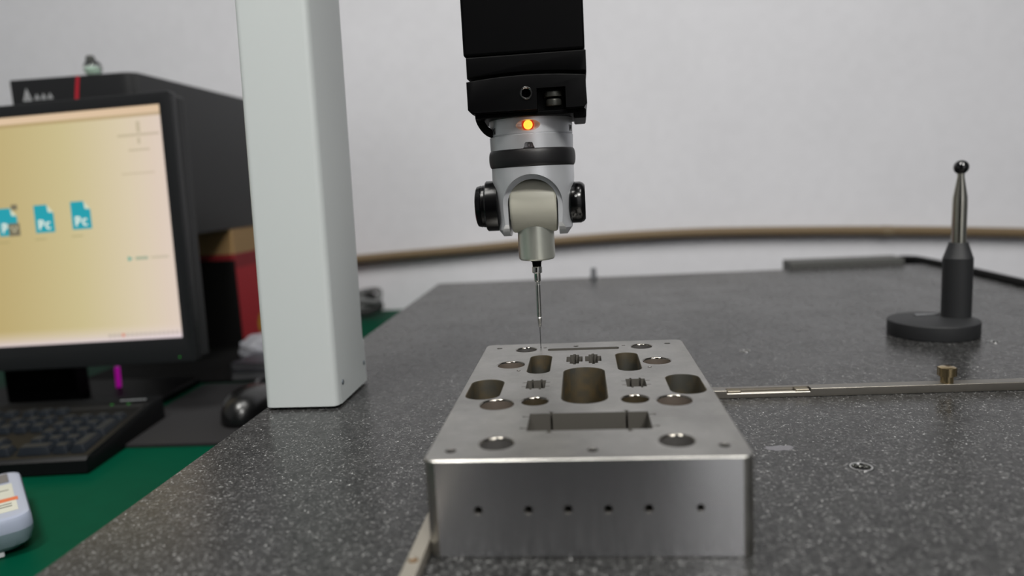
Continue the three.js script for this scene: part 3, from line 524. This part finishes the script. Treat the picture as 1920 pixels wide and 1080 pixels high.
  { let x = 7.5; for (let i = 0; i < 12; i++) { key(x, 5, 1, 1, 0.006); x += i % 4 === 3 ? 1.5 : 1; } key(x + 0.5, 5, 1, 1, 0.006); }
  for (const x of [-0.047, -0.0265]) part('status_lamp', new THREE.SphereGeometry(0.0019, 12, 8).scale(1, 0.5, 1).translate(x, 0.0334, -0.1395), std({ color: 0x031803, emissive: 0x2fae35, emissiveIntensity: 0.3 }), t, 'small green status lamp');
  // an unreadable row of silver characters on the rear edge
  const marks = []; for (let i = 0; i < 9; i++) marks.push(box(0.0022, 0.0004, 0.0036 - (i % 3) * 0.0004, 0.0, 0, 0).translate(-0.041 + i * 0.0036, 0.0347, -0.1515));
  part('lettering', marks, std({ color: 0x9a9da1, roughness: 0.5 }), t).userData.kind = 'stuff';
}
{ // mouse pad and mouse
  const t = single('mouse_pad', smooth(new THREE.ExtrudeGeometry(new THREE.Shape(roundRect(-0.12, 0.12, 0, 0.252, 0.01)), { depth: 0.003, bevelEnabled: true, bevelSize: 0.0006, bevelThickness: 0.0006, bevelOffset: -0.0006, bevelSegments: 1 }).rotateX(-Math.PI / 2), 0.4), std({ color: 0x121113, roughness: 0.9 }), [-0.372, DY + 0.0006, -0.444], 'black mouse pad on the green mat beside the keyboard', 'mouse pad', 0.02);
  const mo = thing('computer_mouse', [-0.352, DY + 0.0042, -0.545], 'black computer mouse with a shiny back, at the left edge of the granite', 'mouse', 0.1);
  const body = new THREE.SphereGeometry(1, 48, 32), bp = body.attributes.position; // flattened dome, higher towards the palm
  for (let i = 0; i < bp.count; i++) { const x = bp.getX(i), y = bp.getY(i), z = bp.getZ(i), k = Math.pow(x * x * x * x + z * z * z * z + y * y * y * y, -0.25) * 0.2 + 0.8; bp.setXYZ(i, x * k * 0.031, y > 0 ? y * k * (0.034 + 0.004 * z) : Math.max(y, -0.3) * 0.012, z * k * 0.056); }
  part('shell', smooth(body.translate(0, 0.0036, 0), 1.2), phys({ color: 0x0a0a0b, roughness: 0.3, clearcoat: 0.2 }), mo);
  part('wheel', new THREE.TorusGeometry(0.0075, 0.0035, 12, 28).rotateY(Math.PI / 2).translate(0, 0.0265, -0.033), std({ color: 0x2b2b2d, roughness: 0.6 }), mo);
}
{ // pale device at the lower left: local x along its right end, local z towards the left
  const e = Math.atan2(-0.72, 0.69);
  const t = thing('label_case', [-0.4667, DY, -0.3047], 'pale blue-grey plastic device with paper labels, on the green mat at lower left', 'handheld device', -0.807);
  const A = 0.129, B = 0.19;
  const outline = (o, bulge = 0.006) => { const pts = [], n = 14, r = 0.010; for (const p of roundRect(o, A - o, -0.0 + o, B - o, r, 5)) { const u = p.x / A; pts.push(V2(p.x, p.y - (p.y < B / 2 ? bulge * 4 * u * (1 - u) : 0))); } return pts; };
  const lv = (o, y) => outline(o).map((p) => V(p.x, y, p.y));
  const top = 0.033;
  const body = part('body', smooth(bands([lv(0.009, 0.004), lv(0.003, 0.009), lv(0.0005, 0.017), lv(0.0, 0.0212)], false), 0.6), std({ color: 0x7f8f99, roughness: 0.4 }), t);
  part('lid', [smooth(bands([lv(0.0, 0.0212), lv(0.0003, 0.029), lv(0.0018, 0.0322), lv(0.0045, top)], false), 0.7), new THREE.ShapeGeometry(new THREE.Shape(outline(0.0045))).rotateX(Math.PI / 2).translate(0, top, 0), new THREE.ShapeGeometry(new THREE.Shape(outline(0.009))).rotateX(Math.PI / 2).translate(0, 0.004, 0)], std({ color: 0x9299ab, roughness: 0.35 }), t);
  part('window', rbox(0.026, 0.0012, 0.12, 0.0004, 0.0215, top, 0.0675 + 0.001), std({ color: 0x50535f, roughness: 0.2 }), t, 'dark display window');
  const label = (x0, x1, z0, z1, draw, col) => part('paper_label', span(x0, x1, top - 0.0002, top + 0.0003, z0, z1), std({ color: col, roughness: 0.7 }), t);
  label(0.040, 0.078, 0.007, 0.08, null, 0xaeaea2); label(0.0785, 0.087, 0.005, 0.085, null, 0xb8603a); label(0.0872, 0.112, 0.0065, 0.085, null, 0xb2b2a6);
  const lines = []; for (const [x, z0, z1] of [[0.056, 0.010, 0.017], [0.064, 0.022, 0.05], [0.093, 0.010, 0.026], [0.099, 0.010, 0.024], [0.105, 0.03, 0.07]]) lines.push(span(x, x + 0.0016, top + 0.0002, top + 0.0005, z0, z1));
  part('print', lines, std({ color: 0x55554f, roughness: 0.8 }), t);
  part('foot', [span(A - 0.020, A - 0.008, 0, 0.0045, 0.02, 0.05, 0.001), span(0.012, 0.024, 0, 0.0045, 0.02, 0.05, 0.001), span(0.012, 0.024, 0, 0.0045, 0.14, 0.17, 0.001), span(A - 0.020, A - 0.008, 0, 0.0045, 0.14, 0.17, 0.001)], std({ color: 0xd8dade, roughness: 0.5 }), t);
}
single('desk_pad', smooth(new THREE.ExtrudeGeometry(new THREE.Shape(roundRect(-0.33, 0.15, 0, 0.24, 0.008)), { depth: 0.0022, bevelEnabled: true, bevelSize: 0.0005, bevelThickness: 0.0005, bevelOffset: -0.0005, bevelSegments: 1 }).rotateX(-Math.PI / 2), 0.4), deepBlack, [-0.40, DY + 0.0005, -0.712], 'flat black pad on the desk behind the monitor foot, under the bag and booklets', 'desk pad');
{ // carton with the black case on top
  const CT = 0.107 - DY;
  const t = thing('cardboard_carton', [-0.662, DY, -1.125], 'red and brown cardboard carton under the black case, behind the monitor', 'carton');
  const tex = canvasTex(512, 512, (c, w, h) => { c.fillStyle = '#96784f'; c.fillRect(0, 0, w, h * 0.2); c.fillStyle = '#a01522'; c.fillRect(0, h * 0.2, w, h * 0.8); c.fillStyle = '#7d0d18'; c.fillRect(0, h * 0.2, w, h * 0.12); c.fillStyle = '#b58a22'; c.beginPath(); c.ellipse(w * 0.28, h * 0.84, 34, 52, 0.3, 0, 7); c.fill(); });
  const g = new RoundedBoxGeometry(0.20, CT, 0.34, 2, 0.003).translate(0, CT / 2, 0);
  const h = norm(g), p = h.attributes.position, n = h.attributes.normal, uv = h.attributes.uv; for (let i = 0; i < p.count; i++) uv.setXY(i, Math.abs(n.getX(i)) > 0.5 ? 0.5 - p.getZ(i) / 0.32 * 0.9 : p.getX(i) / 0.2 + 0.5, Math.abs(n.getY(i)) > 0.7 ? 0.95 : p.getY(i) / CT);
  part('box', h, std({ map: tex, roughness: 0.7 }), t);
  single('carton_shade_panel', rbox(0.19, 0.165, 0.010, 0.002, 0, 0.0825, 0), deepBlack, [-0.655, DY, -0.9485], 'thin black panel added as the deep shade on the front of the red carton', 'panel');  // added black sheet in place of the shade under the overhanging case
  part('flap', [span(-0.1, -0.001, CT - 0.0004, CT + 0.0016, -0.168, 0.168), span(0.001, 0.1, CT - 0.0004, CT + 0.0016, -0.168, 0.168)], std({ color: 0x9c7f57, roughness: 0.8 }), t);
}
{
  const y0 = 0.1086, y1 = 0.3535, x0 = -0.7575, x1 = -0.5637, z0 = -1.28, z1 = -0.72, zc = (z0 + z1) / 2;
  const t = thing('power_supply_case', [(x0 + x1) / 2, y0, zc], 'tall black equipment case behind the monitor, with white emblem and red stripe', 'equipment case');
  const w = x1 - x0, d = z1 - z0, h = y1 - y0, s = new THREE.Shape([V2(-w / 2, -d / 2), V2(w / 2 - 0.022, -d / 2), V2(w / 2 - 0.008, -d / 2 + 0.003), V2(w / 2, -d / 2 + 0.012), V2(w / 2, d / 2), V2(-w / 2, d / 2)]);
  part('shell', smooth(new THREE.ExtrudeGeometry(s, { depth: h - 0.004, bevelEnabled: true, bevelSize: 0.002, bevelThickness: 0.002, bevelOffset: -0.002, bevelSegments: 2 }).rotateX(-Math.PI / 2).scale(1, 1, 1).translate(0, 0.002, 0), 0.4), phys({ color: 0x151618, roughness: 0.45, specularIntensity: 0.7 }), t);
  const F = d / 2, stripe = new THREE.Shape([V2(0.0005, 0.2445), V2(0.0055, 0.2445), V2(-0.0020, 0.205), V2(-0.0075, 0.205)].map((p) => V2(p.x + 0.008, p.y - 0.001)));
  part('stripe', new THREE.ExtrudeGeometry(stripe, { depth: 0.0008, bevelEnabled: false }).translate(0, 0, F), std({ color: 0xa5182a, roughness: 0.4 }), t, 'slanted red stripe');
  const tri = (x, y, b, hh, hole) => { const q = new THREE.Shape([V2(x, y), V2(x + b, y), V2(x + b / 2, y + hh)]); if (hole) q.holes.push(new THREE.Path([V2(x + b * 0.36, y + hh * 0.14), V2(x + b / 2, y + hh * 0.42), V2(x + b * 0.64, y + hh * 0.14)])); return new THREE.ExtrudeGeometry(q, { depth: 0.0006, bevelEnabled: false }).translate(0, 0, F); };
  part('emblem', [tri(-0.0795, 0.2135, 0.014, 0.018, true), tri(-0.0615, 0.2145, 0.0085, 0.0085, true), tri(-0.0510, 0.2145, 0.0085, 0.0085, true), tri(-0.0405, 0.2145, 0.0085, 0.0085, true)], std({ color: 0x9a9c9e, roughness: 0.5 }), t, 'white triangular emblem');
  part('front_panel', rbox(0.13, 0.12, 0.003, 0.001, -0.01, 0.1, F), std({ color: 0x17181a, roughness: 0.4 }), t);
  // little glass ornament
  const gl = thing('glass_ornament', [-0.640, y1, -0.742], 'small clear glass ball ornament on top of the black case', 'ornament');
  const ball = []; for (let i = 0; i <= 20; i++) { const a = -Math.PI / 2 + 0.35 + i / 20 * (Math.PI - 0.75); ball.push([0.0128 * Math.cos(a), 0.0128 + 0.0124 * Math.sin(a)]); }
  part('glass_ball', lathe([[0, ball[0][1]], ...ball, [0, ball[20][1]]], 40, 0.5), phys({ color: 0xf2f6f2, transmission: 1, roughness: 0.03, thickness: 0.01, ior: 1.45 }), gl);
  part('filling', lathe([[0, 0.0025], [0.006, 0.0028], [0.0085, 0.008], [0.0075, 0.0125], [0.003, 0.015], [0, 0.0152]], 24, 0.8).translate(-0.001, 0, 0), std({ color: 0xb6cfc0, roughness: 0.5 }), gl);
  part('cap', lathe([[0, 0.0225], [0.0064, 0.0225], [0.0068, 0.0235], [0.0060, 0.0262], [0.0062, 0.0285], [0.0045, 0.0305], [0, 0.031]], 28, 0.5).rotateZ(0.08), std({ color: 0x3d3f3c, metalness: 0.5, roughness: 0.4 }), gl);
}
{ // clutter between the pad and the carton
  const bag = new THREE.IcosahedronGeometry(1, 5), p = bag.attributes.position; for (let i = 0; i < p.count; i++) { const v = V().fromBufferAttribute(p, i), k = 1 + 0.10 * Math.sin(v.x * 7 + v.y * 3) * Math.cos(v.z * 6 - v.y * 4) + 0.05 * Math.sin(v.z * 15 + v.x * 11); v.multiplyScalar(k); p.setXYZ(i, v.x * 0.047, Math.max(v.y, -0.62) * 0.028 + 0.0174, v.z * 0.04); }
  single('plastic_bag', smooth(bag, 1.2), phys({ color: 0xb9bac2, roughness: 0.35, transmission: 0.25 }), [-0.462, DY + 0.0032, -0.845], 'crumpled whitish plastic bag in front of the red carton', 'bag');
  const mag = (pos, turn, label, w, d, h, col) => { const t = thing('booklet', pos, label, 'booklet', turn, 'booklets stacked beside the mouse pad'); part('cover', [span(-w / 2, w / 2, h - 0.0012, h, -d / 2, d / 2, 0.0004), span(-w / 2, w / 2, 0, 0.0012, -d / 2, d / 2, 0.0004), span(-w / 2, -w / 2 + 0.0014, 0.0004, h - 0.0004, -d / 2, d / 2, 0.0004)], std({ color: col, roughness: 0.4 }), t); part('pages', span(-w / 2 + 0.001, w / 2 - 0.001, 0.0011, h - 0.0011, -d / 2 + 0.001, d / 2 - 0.001), std({ color: 0x4b4b4e, roughness: 0.8 }), t); };
  mag([-0.405, DY + 0.0032, -0.765], 0.15, 'lower dark grey booklet of the pair behind the mouse', 0.13, 0.09, 0.012, 0x242529);
  mag([-0.408, DY + 0.0154, -0.768], -0.1, 'upper dark grey booklet of the pair, below the plastic bag', 0.12, 0.085, 0.010, 0x3a3b42);
  const cb = thing('cable_bundle', [-0.425, DY, -1.235], 'dark tangle of cables by the wall, beside the grey column', 'cables');
  const cols = [0x1c1d1d, 0x252626, 0x6a6b6c]; for (let k = 0; k < 3; k++) { const pts = []; for (let i = 0; i < 14; i++) { const a = i * 0.9 + k * 2; pts.push([Math.cos(a) * (0.04 + 0.01 * rnd()), 0.007 + 0.006 * k + 0.018 * rnd() + 0.012 * (1 + Math.sin(a * 0.7)), Math.sin(a) * 0.04]); } part('cable', tube(pts, 0.006, 120, 10), std({ color: cols[k], roughness: 0.6 }), cb); }
}

renderer.render(scene, camera);
